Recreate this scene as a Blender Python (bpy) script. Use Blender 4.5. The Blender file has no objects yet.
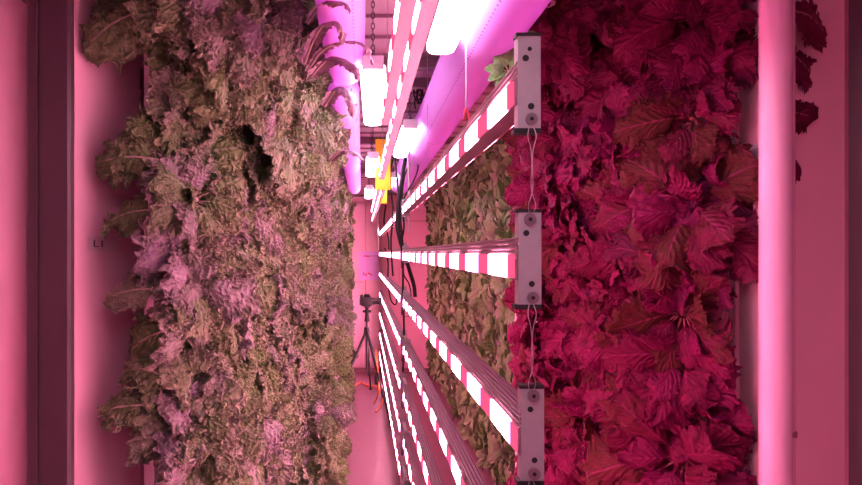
import bpy, math, random
import numpy as np
from mathutils import Vector, Matrix, noise

random.seed(7); np.random.seed(7)
scene = bpy.context.scene
col = scene.collection
EYE = 1.6
F = 620.0
def at(px, py, Y):
    """point of the place seen at picture position (px,py) at distance Y"""
    return Vector(((px-362.0)*Y/F, Y, EYE-(py-253.0)*Y/F))

# ------------------------------------------------------------------ materials
def new_mat(name):
    m = bpy.data.materials.new(name); m.use_nodes = True
    nt = m.node_tree
    for n in list(nt.nodes): nt.nodes.remove(n)
    out = nt.nodes.new('ShaderNodeOutputMaterial')
    return m, nt, out
def N(nt, t, **kw):
    n = nt.nodes.new(t)
    for k, v in kw.items(): setattr(n, k, v)
    return n
def L(nt, a, b): nt.links.new(a, b)
def math_n(nt, op, a, b=None, c=None, clamp=False):
    n = N(nt, 'ShaderNodeMath', operation=op); n.use_clamp = clamp
    for i, x in enumerate((a, b, c)):
        if x is None: continue
        if isinstance(x, (int, float)): n.inputs[i].default_value = x
        else: L(nt, x, n.inputs[i])
    return n.outputs[0]
def mixc(nt, f, a, b):
    n = N(nt, 'ShaderNodeMix', data_type='RGBA')
    if isinstance(f, (int, float)): n.inputs[0].default_value = f
    else: L(nt, f, n.inputs[0])
    for i, x in ((6, a), (7, b)):
        if isinstance(x, tuple): n.inputs[i].default_value = (*x, 1)
        else: L(nt, x, n.inputs[i])
    return n.outputs[2]
def ramp(nt, f, stops):
    n = N(nt, 'ShaderNodeValToRGB'); cr = n.color_ramp
    while len(cr.elements) < len(stops): cr.elements.new(0.5)
    for e, (p, c) in zip(cr.elements, stops):
        e.position = p; e.color = (*c, 1)
    L(nt, f, n.inputs[0]); return n.outputs[0]

def simple(name, color, rough=.5, metal=0.0, noise_amt=.06, noise_scale=12, bump=0.0, bump_scale=60):
    m, nt, out = new_mat(name)
    p = N(nt, 'ShaderNodeBsdfPrincipled')
    p.inputs['Roughness'].default_value = rough; p.inputs['Metallic'].default_value = metal
    tc = N(nt, 'ShaderNodeTexCoord')
    nz = N(nt, 'ShaderNodeTexNoise'); nz.inputs['Scale'].default_value = noise_scale; nz.inputs['Detail'].default_value = 4
    L(nt, tc.outputs['Object'], nz.inputs['Vector'])
    d = tuple(max(0, c*(1-noise_amt*2)) for c in color); b = tuple(min(1, c*(1+noise_amt)) for c in color)
    L(nt, mixc(nt, nz.outputs['Fac'], d, b), p.inputs['Base Color'])
    if bump > 0:
        bn = N(nt, 'ShaderNodeTexNoise'); bn.inputs['Scale'].default_value = bump_scale
        L(nt, tc.outputs['Object'], bn.inputs['Vector'])
        bp = N(nt, 'ShaderNodeBump'); bp.inputs['Strength'].default_value = bump; bp.inputs['Distance'].default_value = .005
        L(nt, bn.outputs['Fac'], bp.inputs['Height']); L(nt, bp.outputs[0], p.inputs['Normal'])
    L(nt, p.outputs[0], out.inputs[0])
    return m

def emit(name, color, strength):
    m, nt, out = new_mat(name)
    e = N(nt, 'ShaderNodeEmission'); e.inputs[0].default_value = (*color, 1); e.inputs[1].default_value = strength
    L(nt, e.outputs[0], out.inputs[0]); return m

LED_W = 58.0
def led_mat(name, white, red, sw, sr, period=.24, duty=.56):
    m, nt, out = new_mat(name)
    tc = N(nt, 'ShaderNodeTexCoord'); sp = N(nt, 'ShaderNodeSeparateXYZ'); L(nt, tc.outputs['Object'], sp.inputs[0])
    fr = math_n(nt, 'FRACT', math_n(nt, 'DIVIDE', sp.outputs[1], period))
    # distance from block centre
    d = math_n(nt, 'ABSOLUTE', math_n(nt, 'SUBTRACT', fr, .5))
    mr = N(nt, 'ShaderNodeMapRange'); mr.interpolation_type = 'SMOOTHSTEP'
    L(nt, d, mr.inputs[0]); mr.inputs[1].default_value = duty/2-.07; mr.inputs[2].default_value = duty/2+.05
    mr.inputs[3].default_value = 1; mr.inputs[4].default_value = 0
    e = N(nt, 'ShaderNodeEmission')
    L(nt, mixc(nt, mr.outputs[0], red, white), e.inputs[0])
    st = math_n(nt, 'MULTIPLY_ADD', mr.outputs[0], sw-sr, sr)
    L(nt, st, e.inputs[1]); L(nt, e.outputs[0], out.inputs[0])
    return m

M = {}
M['led_left'] = led_mat('grow_led_pink_white', (1, .32, .49), (1, .09, .22), LED_W, 1.0)
M['led_right'] = led_mat('grow_led_red', (1, .22, .38), (1, .05, .15), LED_W*.5, 1.0)
M['batten'] = emit('batten_diffuser', (1, .76, .92), 16.0)
M['housing'] = simple('batten_housing', (.72, .62, .68), .5)
M['alu'] = simple('anodised_aluminium', (.30, .20, .24), .45, .3)
M['bracket'] = simple('galvanised_bracket', (.50, .50, .52), .45, .3, .12, 40)
M['black'] = simple('black_rubber', (.015, .013, .015), .55)
M['darkmetal'] = simple('dark_metal', (.05, .04, .045), .4, .3)
M['washer'] = simple('steel_washer', (.30, .26, .29), .3, .6)
M['wire'] = simple('steel_wire', (.5, .4, .44), .4, .5)
M['panelboard'] = simple('white_board', (.90, .58, .68), .45, 0, .05, 3, .05, 20)
M['tower'] = simple('white_tower_plastic', (.85, .72, .78), .35, 0, .04, 6)
M['towerslot'] = simple('dark_tower_slot', (.03, .02, .02), .8)
M['pipe'] = simple('white_pipe', (.82, .52, .70), .25, 0, .03, 3)
M['post'] = simple('brown_steel_post', (.040, .026, .032), .45, .2, .08, 4)
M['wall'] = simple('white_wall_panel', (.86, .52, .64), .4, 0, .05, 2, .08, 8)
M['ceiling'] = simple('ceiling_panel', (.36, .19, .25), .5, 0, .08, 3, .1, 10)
M['floor'] = simple('vinyl_floor', (.20, .095, .13), .38, 0, .08, 5, .1, 40)
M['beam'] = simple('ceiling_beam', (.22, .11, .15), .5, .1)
M['door'] = simple('door_panel', (.86, .52, .64), .4, 0, .04, 3)
M['seam'] = simple('seam_gasket', (.38, .16, .22), .6)
M['yellow'] = simple('yellow_card', (.95, .62, .02), .5)
M['sheet'] = simple('violet_notice_sheet', (.80, .45, .95), .4)
M['redink'] = simple('red_ink', (.75, .05, .10), .6)
M['ink'] = simple('label_ink', (.10, .05, .07), .6)
M['orange'] = simple('orange_cable', (.95, .22, .05), .5)
M['lens'] = simple('camera_lens_barrel', (.02, .018, .02), .25)
M['hook'] = simple('red_hook', (.7, .03, .06), .4)

def duct_mat(name, relx, relz):
    m, nt, out = new_mat(name)
    tc = N(nt, 'ShaderNodeTexCoord'); sp = N(nt, 'ShaderNodeSeparateXYZ'); L(nt, tc.outputs['Object'], sp.inputs[0])
    fy = math_n(nt, 'ABSOLUTE', math_n(nt, 'SUBTRACT', math_n(nt, 'FRACT', math_n(nt, 'DIVIDE', sp.outputs[1], .022)), .5))
    dy = math_n(nt, 'MULTIPLY', fy, .022)
    dx = math_n(nt, 'ABSOLUTE', math_n(nt, 'SUBTRACT', sp.outputs[0], relx))
    dd = math_n(nt, 'SQRT', math_n(nt, 'ADD', math_n(nt, 'MULTIPLY', dx, dx), math_n(nt, 'MULTIPLY', dy, dy)))
    dot = math_n(nt, 'LESS_THAN', dd, .0026)
    low = math_n(nt, 'LESS_THAN', sp.outputs[2], 0.0)
    dot = math_n(nt, 'MULTIPLY', dot, low)
    c = mixc(nt, dot, (.86, .42, .98), (.25, .05, .35))
    d = N(nt, 'ShaderNodeBsdfDiffuse'); t = N(nt, 'ShaderNodeBsdfTranslucent'); L(nt, c, d.inputs[0]); L(nt, c, t.inputs[0])
    mx = N(nt, 'ShaderNodeMixShader'); mx.inputs[0].default_value = .4
    L(nt, d.outputs[0], mx.inputs[1]); L(nt, t.outputs[0], mx.inputs[2])
    L(nt, mx.outputs[0], out.inputs[0]); return m

def leaf_mat(name, kind):
    m, nt, out = new_mat(name)
    at_ = N(nt, 'ShaderNodeAttribute', attribute_name='leafdata')
    sep = N(nt, 'ShaderNodeSeparateColor'); L(nt, at_.outputs['Color'], sep.inputs[0])
    edge, rnd, uu = sep.outputs[0], sep.outputs[1], sep.outputs[2]
    uv = N(nt, 'ShaderNodeUVMap'); uv.uv_map = 'UVMap'
    su = N(nt, 'ShaderNodeSeparateXYZ'); L(nt, uv.outputs[0], su.inputs[0])
    oi = N(nt, 'ShaderNodeObjectInfo'); orn = oi.outputs['Random']
    tc = N(nt, 'ShaderNodeTexCoord')
    nz = N(nt, 'ShaderNodeTexNoise'); nz.inputs['Scale'].default_value = 22; nz.inputs['Detail'].default_value = 3
    L(nt, tc.outputs['Object'], nz.inputs['Vector'])
    # veins: midrib and lateral veins in leaf space
    av = math_n(nt, 'ABSOLUTE', math_n(nt, 'SUBTRACT', su.outputs[1], .5))          # 0..0.5
    midrib = math_n(nt, 'LESS_THAN', av, {'kale': .022, 'mustard': .02, 'green': .03}[kind])
    k = {'kale': 7, 'mustard': 8, 'green': 5}[kind]
    ph = math_n(nt, 'FRACT', math_n(nt, 'MULTIPLY', math_n(nt, 'SUBTRACT', su.outputs[0], math_n(nt, 'MULTIPLY', av, .75)), k))
    lat = math_n(nt, 'LESS_THAN', math_n(nt, 'ABSOLUTE', math_n(nt, 'SUBTRACT', ph, .5)), .05)
    vein = math_n(nt, 'MAXIMUM', midrib, math_n(nt, 'MULTIPLY', lat, .55))
    a = math_n(nt, 'ADD', math_n(nt, 'MULTIPLY', orn, .45), math_n(nt, 'MULTIPLY', rnd, .55))
    a = math_n(nt, 'ADD', a, math_n(nt, 'MULTIPLY', math_n(nt, 'SUBTRACT', nz.outputs['Fac'], .5), .5), clamp=True)
    if kind == 'kale':
        base = ramp(nt, a, [(.0, (.16, .22, .06)), (.5, (.20, .24, .11)), (.68, (.28, .24, .20)), (.88, (.42, .26, .40)), (1, (.46, .25, .46))])
        fringe = ramp(nt, a, [(.0, (.40, .40, .22)), (.5, (.54, .43, .34)), (.9, (.60, .40, .50))])
        base = mixc(nt, math_n(nt, 'MULTIPLY', edge, .8), base, fringe)
        base = mixc(nt, math_n(nt, 'MULTIPLY', vein, .6), base, (.55, .42, .45)); rough, tr = .6, .15
    elif kind == 'mustard':
        base = ramp(nt, a, [(.0, (.20, .14, .04)), (.16, (.26, .10, .06)), (.28, (.34, .03, .11)), (.65, (.50, .05, .21)), (1, (.22, .018, .09))])
        base = mixc(nt, math_n(nt, 'MULTIPLY', vein, .45), base, (.80, .22, .42)); rough, tr = .45, .22
    else:
        base = ramp(nt, a, [(.0, (.20, .30, .05)), (.4, (.26, .34, .10)), (.65, (.30, .30, .16)), (.85, (.40, .26, .26)), (1, (.48, .24, .26))])
        base = mixc(nt, math_n(nt, 'MULTIPLY', edge, .55), base, (.60, .46, .44))
        base = mixc(nt, math_n(nt, 'MULTIPLY', vein, .35), base, (.55, .50, .40)); rough, tr = .5, .15
    tintn = N(nt, 'ShaderNodeMix', data_type='RGBA', blend_type='MULTIPLY'); tintn.inputs[0].default_value = 1
    L(nt, base, tintn.inputs[6]); tintn.inputs[7].default_value = {'kale': (.51, .66, .50, 1), 'mustard': (.43, .14, .38, 1), 'green': (.48, .74, .50, 1)}[kind]
    base = tintn.outputs[2]
    p = N(nt, 'ShaderNodeBsdfPrincipled'); p.inputs['Roughness'].default_value = rough
    p.inputs['Specular IOR Level'].default_value = {'kale': .3, 'mustard': .15, 'green': .3}[kind]
    L(nt, base, p.inputs['Base Color'])
    bn = N(nt, 'ShaderNodeTexNoise'); bn.inputs['Scale'].default_value = {'kale': 260, 'mustard': 120, 'green': 120}[kind]
    L(nt, tc.outputs['Object'], bn.inputs['Vector'])
    if kind == 'kale':
        vo = N(nt, 'ShaderNodeTexVoronoi'); vo.inputs['Scale'].default_value = 135; L(nt, tc.outputs['Object'], vo.inputs['Vector'])
        hb = math_n(nt, 'MULTIPLY', math_n(nt, 'SUBTRACT', 1.0, math_n(nt, 'MULTIPLY', vo.outputs['Distance'], 1.5)), edge)
        hh = math_n(nt, 'ADD', math_n(nt, 'MULTIPLY', bn.outputs['Fac'], .35), math_n(nt, 'ADD', math_n(nt, 'MULTIPLY', hb, 2.0), math_n(nt, 'MULTIPLY', vein, .5)))
    else:
        hh = math_n(nt, 'ADD', bn.outputs['Fac'], math_n(nt, 'MULTIPLY', vein, .8))
    bp = N(nt, 'ShaderNodeBump'); bp.inputs['Strength'].default_value = .7; bp.inputs['Distance'].default_value = .003
    L(nt, hh, bp.inputs['Height']); L(nt, bp.outputs[0], p.inputs['Normal'])
    t = N(nt, 'ShaderNodeBsdfTranslucent'); L(nt, base, t.inputs[0])
    mx = N(nt, 'ShaderNodeMixShader'); mx.inputs[0].default_value = tr
    L(nt, p.outputs[0], mx.inputs[1]); L(nt, t.outputs[0], mx.inputs[2]); L(nt, mx.outputs[0], out.inputs[0])
    return m
for kd in ('kale', 'mustard', 'green'): M[kd] = leaf_mat(kd+'_leaf', kd)
M['backlit_kale'] = simple('backlit_purplish_kale_leaf', (.16, .085, .12), .5, 0, .3, 40, .6, 140)  # purplish kale colour, darkened to carry the backlit shade of the arching leaves
M['kale_stem'] = simple('kale_stem', (.38, .30, .26), .5)
M['mustard_stem'] = simple('mustard_stem', (.40, .10, .14), .5)
M['green_stem'] = simple('green_stem', (.35, .42, .2), .5)

# ------------------------------------------------------------------ mesh helpers
class MB:
    def __init__(s): s.v = []; s.f = []
    def add(s, verts, faces):
        o = len(s.v); s.v += [tuple(v) for v in verts]; s.f += [tuple(i+o for i in f) for f in faces]
    def box(s, x0, x1, y0, y1, z0, z1, mat=None, bev=0.0):
        if bev > 0:
            # chamfered box: profile in xz, extruded along y with inset ends
            b = bev
            def ring(y, i):
                return [(x0+i+b, y, z0+i), (x1-i-b, y, z0+i), (x1-i, y, z0+i+b), (x1-i, y, z1-i-b), (x1-i-b, y, z1-i), (x0+i+b, y, z1-i), (x0+i, y, z1-i-b), (x0+i, y, z0+i+b)]
            vs = ring(y0, b)+ring(y0+b, 0)+ring(y1-b, 0)+ring(y1, b)
            fs = [tuple(range(8))]+[tuple(range(31, 23, -1))]
            for r in range(3):
                for k in range(8): fs.append((r*8+k, r*8+8+k, r*8+8+(k+1) % 8, r*8+(k+1) % 8))
        else:
            vs = [(x, y, z) for x in (x0, x1) for y in (y0, y1) for z in (z0, z1)]
            fs = [(0, 1, 3, 2), (4, 6, 7, 5), (0, 4, 5, 1), (2, 3, 7, 6), (0, 2, 6, 4), (1, 5, 7, 3)]
        if mat is not None: vs = [mat @ Vector(v) for v in vs]
        s.add(vs, fs); return s
    def cyl(s, p, q, r, r2=None, n=16, caps=True):
        p = Vector(p); q = Vector(q); r2 = r if r2 is None else r2
        d = (q-p).normalized(); a = d.orthogonal().normalized(); b = d.cross(a)
        vs = [p+(a*math.cos(t)+b*math.sin(t))*r for t in [2*math.pi*i/n for i in range(n)]]
        vs += [q+(a*math.cos(t)+b*math.sin(t))*r2 for t in [2*math.pi*i/n for i in range(n)]]
        fs = [(i, (i+1) % n, n+(i+1) % n, n+i) for i in range(n)]
        if caps: fs += [tuple(range(n-1, -1, -1)), tuple(range(n, 2*n))]
        s.add(vs, fs); return s
    def lathe_y(s, prof, cx, cz, n=40):
        """prof: list of (y, r)"""
        vs = []
        for y, r in prof:
            for i in range(n):
                t = 2*math.pi*i/n; vs.append((cx+r*math.cos(t), y, cz+r*math.sin(t)))
        fs = []
        for j in range(len(prof)-1):
            for i in range(n): fs.append((j*n+i, (j+1)*n+i, (j+1)*n+(i+1) % n, j*n+(i+1) % n))
        fs += [tuple(range(n-1, -1, -1)), tuple(range((len(prof)-1)*n, len(prof)*n))]
        s.add(vs, fs); return s
    def tube(s, pts, r, n=8, sub=6):
        P = [Vector(p) for p in pts]; out = []
        if len(P) > 2:
            for i in range(len(P)-1):
                p0 = P[max(i-1, 0)]; p1 = P[i]; p2 = P[i+1]; p3 = P[min(i+2, len(P)-1)]
                for k in range(sub):
                    t = k/sub
                    out.append(.5*((2*p1)+(p2-p0)*t+(2*p0-5*p1+4*p2-p3)*t*t+(3*p1-p0-3*p2+p3)*t**3))
            out.append(P[-1])
        else: out = P
        vs = []; a = (out[1]-out[0]).orthogonal().normalized()
        for i, p in enumerate(out):
            d = (out[min(i+1, len(out)-1)]-out[max(i-1, 0)]).normalized()
            a = (a-d*a.dot(d)).normalized(); b = d.cross(a)
            rr = r(i/(len(out)-1)) if callable(r) else r
            vs += [p+(a*math.cos(2*math.pi*k/n)+b*math.sin(2*math.pi*k/n))*rr for k in range(n)]
        fs = []
        for i in range(len(out)-1):
            for k in range(n): fs.append((i*n+k, i*n+(k+1) % n, (i+1)*n+(k+1) % n, (i+1)*n+k))
        fs += [tuple(range(n-1, -1, -1)), tuple(range((len(out)-1)*n, len(out)*n))]
        s.add(vs, fs); return s
    def build(s, name, mat, parent=None, smooth=False, origin=None):
        me = bpy.data.meshes.new(name)
        vs = s.v
        if origin is not None: vs = [(v[0]-origin[0], v[1]-origin[1], v[2]-origin[2]) for v in vs]
        me.from_pydata(vs, [], s.f); me.update()
        import bmesh
        bm = bmesh.new(); bm.from_mesh(me); bmesh.ops.recalc_face_normals(bm, faces=bm.faces); bm.to_mesh(me); bm.free()
        me.materials.append(mat)
        if smooth:
            me.shade_smooth() if hasattr(me, 'shade_smooth') else None
            try: me.set_sharp_from_angle(angle=math.radians(40))
            except Exception: pass
        o = bpy.data.objects.new(name, me); col.objects.link(o)
        if origin is not None: o.location = origin
        if parent is not None: o.parent = parent
        return o

def tag(o, label=None, cat=None, group=None, kind=None):
    if label: o['label'] = label
    if cat: o['category'] = cat
    if group: o['group'] = group
    if kind: o['kind'] = kind
    return o
def empty(name, loc, label=None, cat=None, group=None, rz=0):
    o = bpy.data.objects.new(name, None); col.objects.link(o); o.location = loc; o.rotation_euler.z = rz
    o.empty_display_size = .05
    return tag(o, label, cat, group)
def copy_tree(o, parent=None):
    c = o.copy(); col.objects.link(c); c.parent = parent
    for ch in list(o.children): copy_tree(ch, c)
    return c

# ------------------------------------------------------------------ setting
XL, XR, YB, YF, ZC = -1.05, 1.30, 8.35, -1.6, 2.39
tag(MB().box(XL-.1, XR+.1, YF-.1, YB+.1, -.1, 0).build('floor', M['floor']), 'pink lit smooth floor of the long narrow aisle', 'floor', kind='structure')
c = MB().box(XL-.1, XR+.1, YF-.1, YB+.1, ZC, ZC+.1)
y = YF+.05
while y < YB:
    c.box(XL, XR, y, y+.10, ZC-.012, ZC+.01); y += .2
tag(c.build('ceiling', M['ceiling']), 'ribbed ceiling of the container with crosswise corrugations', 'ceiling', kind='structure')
tag(MB().box(XL-.1, XL, YF, YB, 0, ZC).build('wall_left', M['wall']), 'pale side wall behind the kale', 'wall', kind='structure')
tag(MB().box(XR, XR+.1, YF, YB, 0, ZC).build('wall_right', M['wall']), 'pale side wall behind the mustard and green plants', 'wall', kind='structure')
tag(MB().box(XL-.1, XR+.1, YB, YB+.1, 0, ZC).build('wall_back', M['wall']), 'pink lit end wall behind the tripod', 'wall', kind='structure')
tag(MB().box(XL-.1, XR+.1, YF-.1, YF, 0, ZC).build('wall_front', M['wall']), 'wall at the near end of the container', 'wall', kind='structure')
# end wall: two door leaves with pressed panels
def door(name, x0, x1, label, seams):
    r = MB().box(x0, x1, YB-.03, YB, .06, ZC-.12, bev=.006).build(name, M['door'])
    tag(r, label, 'door', kind='structure')
    for z in seams:
        MB().box(x0+.02, x1-.02, YB-.036, YB-.028, z-.004, z+.004).build('panel_seam', M['seam'], r)
    return r
d1 = door('door_1', -.45, .03, 'left leaf of the pink container doors at the end', (1.21, ))
d2 = door('door_2', .045, .50, 'middle leaf of the pink container doors at the end', (1.56,))
d3 = door('door_3', .515, .95, 'right leaf of the pink container doors at the end', (2.03, .75))
tag(MB().box(-.6, .14, YB-.07, YB, ZC-.035, ZC-.012).build('trim_1', M['beam']), 'dark strip along the top of the end wall', 'trim', kind='structure')
tag(MB().box(XL, XR, YB-.02, YB, 0, .05).build('baseboard_back', M['seam']), 'dark strip at the foot of the end wall', 'trim', kind='structure')
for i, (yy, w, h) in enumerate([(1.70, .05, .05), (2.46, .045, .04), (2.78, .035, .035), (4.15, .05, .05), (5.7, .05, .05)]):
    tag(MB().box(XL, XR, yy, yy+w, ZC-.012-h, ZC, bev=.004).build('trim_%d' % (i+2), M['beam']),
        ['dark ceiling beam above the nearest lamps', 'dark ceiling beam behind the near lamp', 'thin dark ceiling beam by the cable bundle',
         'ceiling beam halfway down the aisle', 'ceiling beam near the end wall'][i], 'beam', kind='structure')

# ------------------------------------------------------------------ ceiling lamps
def batten(x, y0, y1, z, label, skew=0.0):
    w = .036
    r = empty('ceiling_lamp', (x, y0, z), label, 'lamp', 'white batten lamps under the ceiling')
    r.rotation_euler.z = skew
    Ln = y1-y0
    # housing and rounded diffuser below
    MB().box(-w*.8, w*.8, .012, Ln-.012, .022, .05, bev=.005).build('housing', M['housing'], r)
    d = MB(); n = 10; vs = []; fs = []
    prof = [(-w+ .0, .024), (-w, .012), (-w*.86, .004), (-w*.5, 0), (w*.5, 0), (w*.86, .004), (w, .012), (w, .024)]
    st = [(0.004, .72), (.010, .88), (.022, .98), (.035, 1), (Ln-.035, 1), (Ln-.022, .98), (Ln-.010, .88), (Ln-.004, .72)]
    for yy, sc in st:
        for (px, pz) in prof: vs.append((px*sc, yy, .024-(.024-pz)*sc))
    k = len(prof)
    for j in range(len(st)-1):
        for i in range(k-1): fs.append((j*k+i, (j+1)*k+i, (j+1)*k+i+1, j*k+i+1))
        fs.append((j*k+k-1, (j+1)*k+k-1, (j+1)*k, j*k))
    fs += [tuple(range(k)), tuple(range((len(st)-1)*k, len(st)*k))]
    d.add(vs, fs); d.build('diffuser', M['batten'], r)
    for yy in (.0, Ln-.012):
        MB().box(-w*.85, w*.85, yy, yy+.012, .010, .05, bev=.003).build('end_cap', M['housing'], r)
    for yy in (.06, Ln-.06):
        ch = MB(); top = ZC-.012-z; zz = .05; a = 0
        while zz < top-.004:
            m = Matrix.Translation((0, yy, zz+.008)) @ Matrix.Rotation(math.pi/2*(a % 2), 4, 'Z')
            pts = [m @ Vector((.005*math.cos(t), 0, .010*math.sin(t))) for t in [2*math.pi*i/8 for i in range(9)]]
            ch.tube(pts, .0014, 5, 1); zz += .0155; a += 1
        ch.build('chain', M['darkmetal'], r)
    return r
ZL = EYE+.50
batten(.030, 1.72, 2.46, ZL, 'white ceiling lamp between the left violet duct and light bars', -.02)
batten(.060, 3.36, 4.10, ZL, 'small white ceiling lamp left of the yellow card')
batten(.060, 5.00, 5.74, ZL, 'farthest white ceiling lamp of the left row')
batten(.198, .84, 1.58, ZL, 'large white ceiling lamp cut by the top edge of the photo', 0.0)
batten(.200, 2.54, 3.28, ZL, 'white ceiling lamp behind the hanging cables, left of the violet duct')
batten(.200, 4.20, 4.94, ZL, 'farthest white ceiling lamp of the right row')
batten(.200, -.90, -.16, ZL, 'ceiling lamp above and behind the viewer, right row')
batten(-.02, -.10, .64, ZL, 'white ceiling lamp nearest the viewer, above the aisle')

# ------------------------------------------------------------------ inflated ducts
def duct(x, z, r, y0, y1, relx, label):
    prof = [(y0, r*.5), (y0+.02, r*.8), (y0+.06, r*.97), (y0+.12, r)]
    k = 14
    for i in range(1, k): 
        yy = y0+.12+(y1-y0-.3)*i/k
        prof.append((yy, r*(1+.012*math.sin(i*2.1))))
    prof += [(y1-.13, r), (y1-.08, r*.93), (y1-.04, r*.76), (y1-.015, r*.5), (y1, r*.22)]
    o = MB().lathe_y(prof, x, z, 48).build('air_duct', duct_mat('violet_duct_fabric', relx, 0), smooth=True, origin=(x, y0, z))
    yy = y0+.45
    while yy < y1-.2:
        MB().tube([(r*1.01*math.cos(t), yy-y0, r*1.01*math.sin(t)) for t in [math.pi/2+2*math.pi*i/24 for i in range(25)]]+[(0, yy-y0, ZC-.012-z)], .0012, 5, 1).build('hanging_strap', M['wire'], o); yy += 1.6
    return tag(o, label, 'duct')
dr = duct(.325, EYE+.580, .088, .75, 5.3, -.048, 'long violet inflated air duct right of the big ceiling lamp')
dl = duct(-.050, EYE+.580, .058, .70, 2.03, .030, 'near violet air duct at top left beside the dark kale leaves')
dl2 = duct(-.066, EYE+.578, .056, 2.10, 5.6, .030, 'farther violet air duct behind the left lamp and kale')
MB().tube([(.325+.0885*math.cos(t), 3.02, EYE+.58+.0885*math.sin(t)) for t in [2*math.pi*i/24 for i in range(25)]], .0016, 5, 1).build('seam_ring', M['duct_ring'] if 'duct_ring' in M else M['sheet'], None)
o = bpy.data.objects['seam_ring']; o.parent = dr; o.matrix_parent_inverse = Matrix.Translation((-.325, -.75, -(EYE+.58)))

# ------------------------------------------------------------------ LED bars
def led_bar(x, y0, y1, z, label, group, w=.034, h=.062, front=True, back=True, holes=0, lit_right=True):
    """x: left face, z: centre; origin at the near end"""
    r = empty('led_bar', (x, y0, z), label, 'light bar', group)
    Ln = y1-y0; t = h/2
    g = .0022
    P = [(0, -t), (0, t-.0225), (g, t-.0215), (g, t-.0185), (0, t-.0175), (0, t-.0145), (g, t-.0135), (g, t-.0105), (0, t-.0095), (0, t-.0065), (g, t-.0055), (g, t-.003), (0, t-.002), (0, t)]
    nf = 4
    for i in range(nf):
        a = w*(i+.35)/nf; b = w*(i+.75)/nf
        P += [(a, t), (a+.0006, t-.004), (b-.0006, t-.004), (b, t)]
    P += [(w, t), (w, -t)]
    vs = [(px, 0, pz) for px, pz in P]+[(px, Ln, pz) for px, pz in P]; n = len(P)
    fs = [(i, (i+1) % n, n+(i+1) % n, n+i) for i in range(n)]+[tuple(range(n)), tuple(range(2*n-1, n-1, -1))]
    b = MB(); b.add(vs, fs); b.build('heat_sink', M['alu'], r)
    MB().box(-.003, .0004, .012, Ln-.012, -t+.002, (t-.025 if front else t-.012)).build('light_strip', M['led_left'], r)
    if lit_right: MB().box(w-.0004, w+.003, .012, Ln-.012, -t+.002, t-.025).build('red_light_strip', M['led_right'], r)
    H = .067
    def bracket(y, sgn, small=False):
        bb = MB()
        if sgn < 0:
            bb.box(.004, w+.001, y-.003, y, -H, H)
            bb.box(.002, .004, y-.003, y+.020, -H, H)
            bb.box(w-.002, w+.001, y, y+.020, -H, H)
        else:
            bb.box(-.002, w+.004, y, y+.003, -H*.7, H*.7)
            bb.box(-.004, -.002, y-.02, y+.003, -H*.7, H*.7)
        br = bb.build('end_bracket', M['bracket'], r)
        if small: return br
        f = y-.003
        def disc(nm, px, pz, rad, m, dep=.0015):
            return MB().cyl((px, f+.0005, pz), (px, f-dep, pz), rad, n=20).build(nm, m, br)
        c0 = w/2
        if holes == 1:
            sp = [(c0+.002, H-.0185, .0032), (c0-.004, H-.032, .0048), (c0+.004, -H+.032, .0048)]
            wa = [(c0+.004, -H+.013)]
        elif holes == 2:
            sp = [(c0-.004, H-.030, .0044), (c0+.004, -H+.030, .0044)]
            wa = [(c0+.001, H-.010), (c0+.005, -H+.010)]
        else:
            sp = [(c0-.002, H-.030, .0042), (c0+.004, -H+.030, .0042)]
            wa = [(c0+.002, H-.010), (c0+.003, -H+.011)]
        for px, pz, rad in sp: disc('bolt_hole', px, pz, rad, M['black'], .0004)
        for px, pz in wa:
            disc('washer', px, pz, .0088, M['washer'], .004); disc('bolt_head', px, pz, .0028, M['black'], .0048)
        for s_ in (1, -1):
            MB().box(-.001 if s_ > 0 else -.004, w+.001, y-.004, y+.016, (H if s_ > 0 else -H-.007), (H+.005 if s_ > 0 else -H)).build('rubber_pad', M['black'], br)
    if front: bracket(0, -1, small=(holes == 0))
    if back: bracket(Ln, 1, small=True)
    return r
names = {-2: 'second from top', }
words = {1: 'highest long light bar on the right, rising to the upper right',
         0: 'level light bar at eye height with a grey end bracket',
         -1: 'light bar just below eye height, falling to the lower right',
         -2: 'second light bar below eye height in the near row',
         -3: 'third light bar below eye height in the near row',
         -4: 'fourth light bar below eye height in the near row',
         -5: 'fifth light bar below eye height in the near row',
         -6: 'lowest light bar of the near row, just above the floor'}
words2 = {1: 'far light bar continuing the highest bar toward the end wall',
          0: 'far level light bar ending at the violet notice',
          -1: 'far light bar just below eye height, behind the cable joint',
          -2: 'second far light bar below eye height, above the tripod camera',
          -3: 'third far light bar below eye height, beside the tripod camera',
          -4: 'fourth far light bar below eye height, right of the tripod head',
          -5: 'fifth far light bar below eye height, right of the tripod legs',
          -6: 'lowest far light bar beside the tripod foot'}
DZ = .2565
for k in range(1, -6, -1):
    z = 1.592+DZ*k
    led_bar(.226+{1: -.001, 0: 0, -1: .004}.get(k, .004), .905, 3.42, z, words[k], 'long light bars of the near hanging row', holes={1: 1, 0: 2, -1: 3}.get(k, 3))
    led_bar(.226, 3.62, 8.02, z+.004, words2[k], 'light bars of the far hanging row')
zu = EYE+.425
def up(x, y0, y1, lab):
    r = led_bar(x, y0, y1, zu, lab, 'raised light bars under the ceiling', w=.026, h=.040, front=False, back=False, lit_right=False)
    for yy in (.25, (y1-y0)-.15):
        MB().cyl((.013, yy, .018), (.013, yy, ZC-.012-zu), .0012, n=6).build('hanger', M['wire'], r)
    return r
up(.062, .72, 1.96, 'left raised light bar, ending above the yellow card')
up(.096, .72, 3.42, 'right raised light bar, passing in front of the yellow card')
up(.096, 3.80, 6.2, 'short far light bar left of the yellow card')
up(.128, 4.05, 7.95, 'far raised light bar ending over the violet notice')

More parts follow.
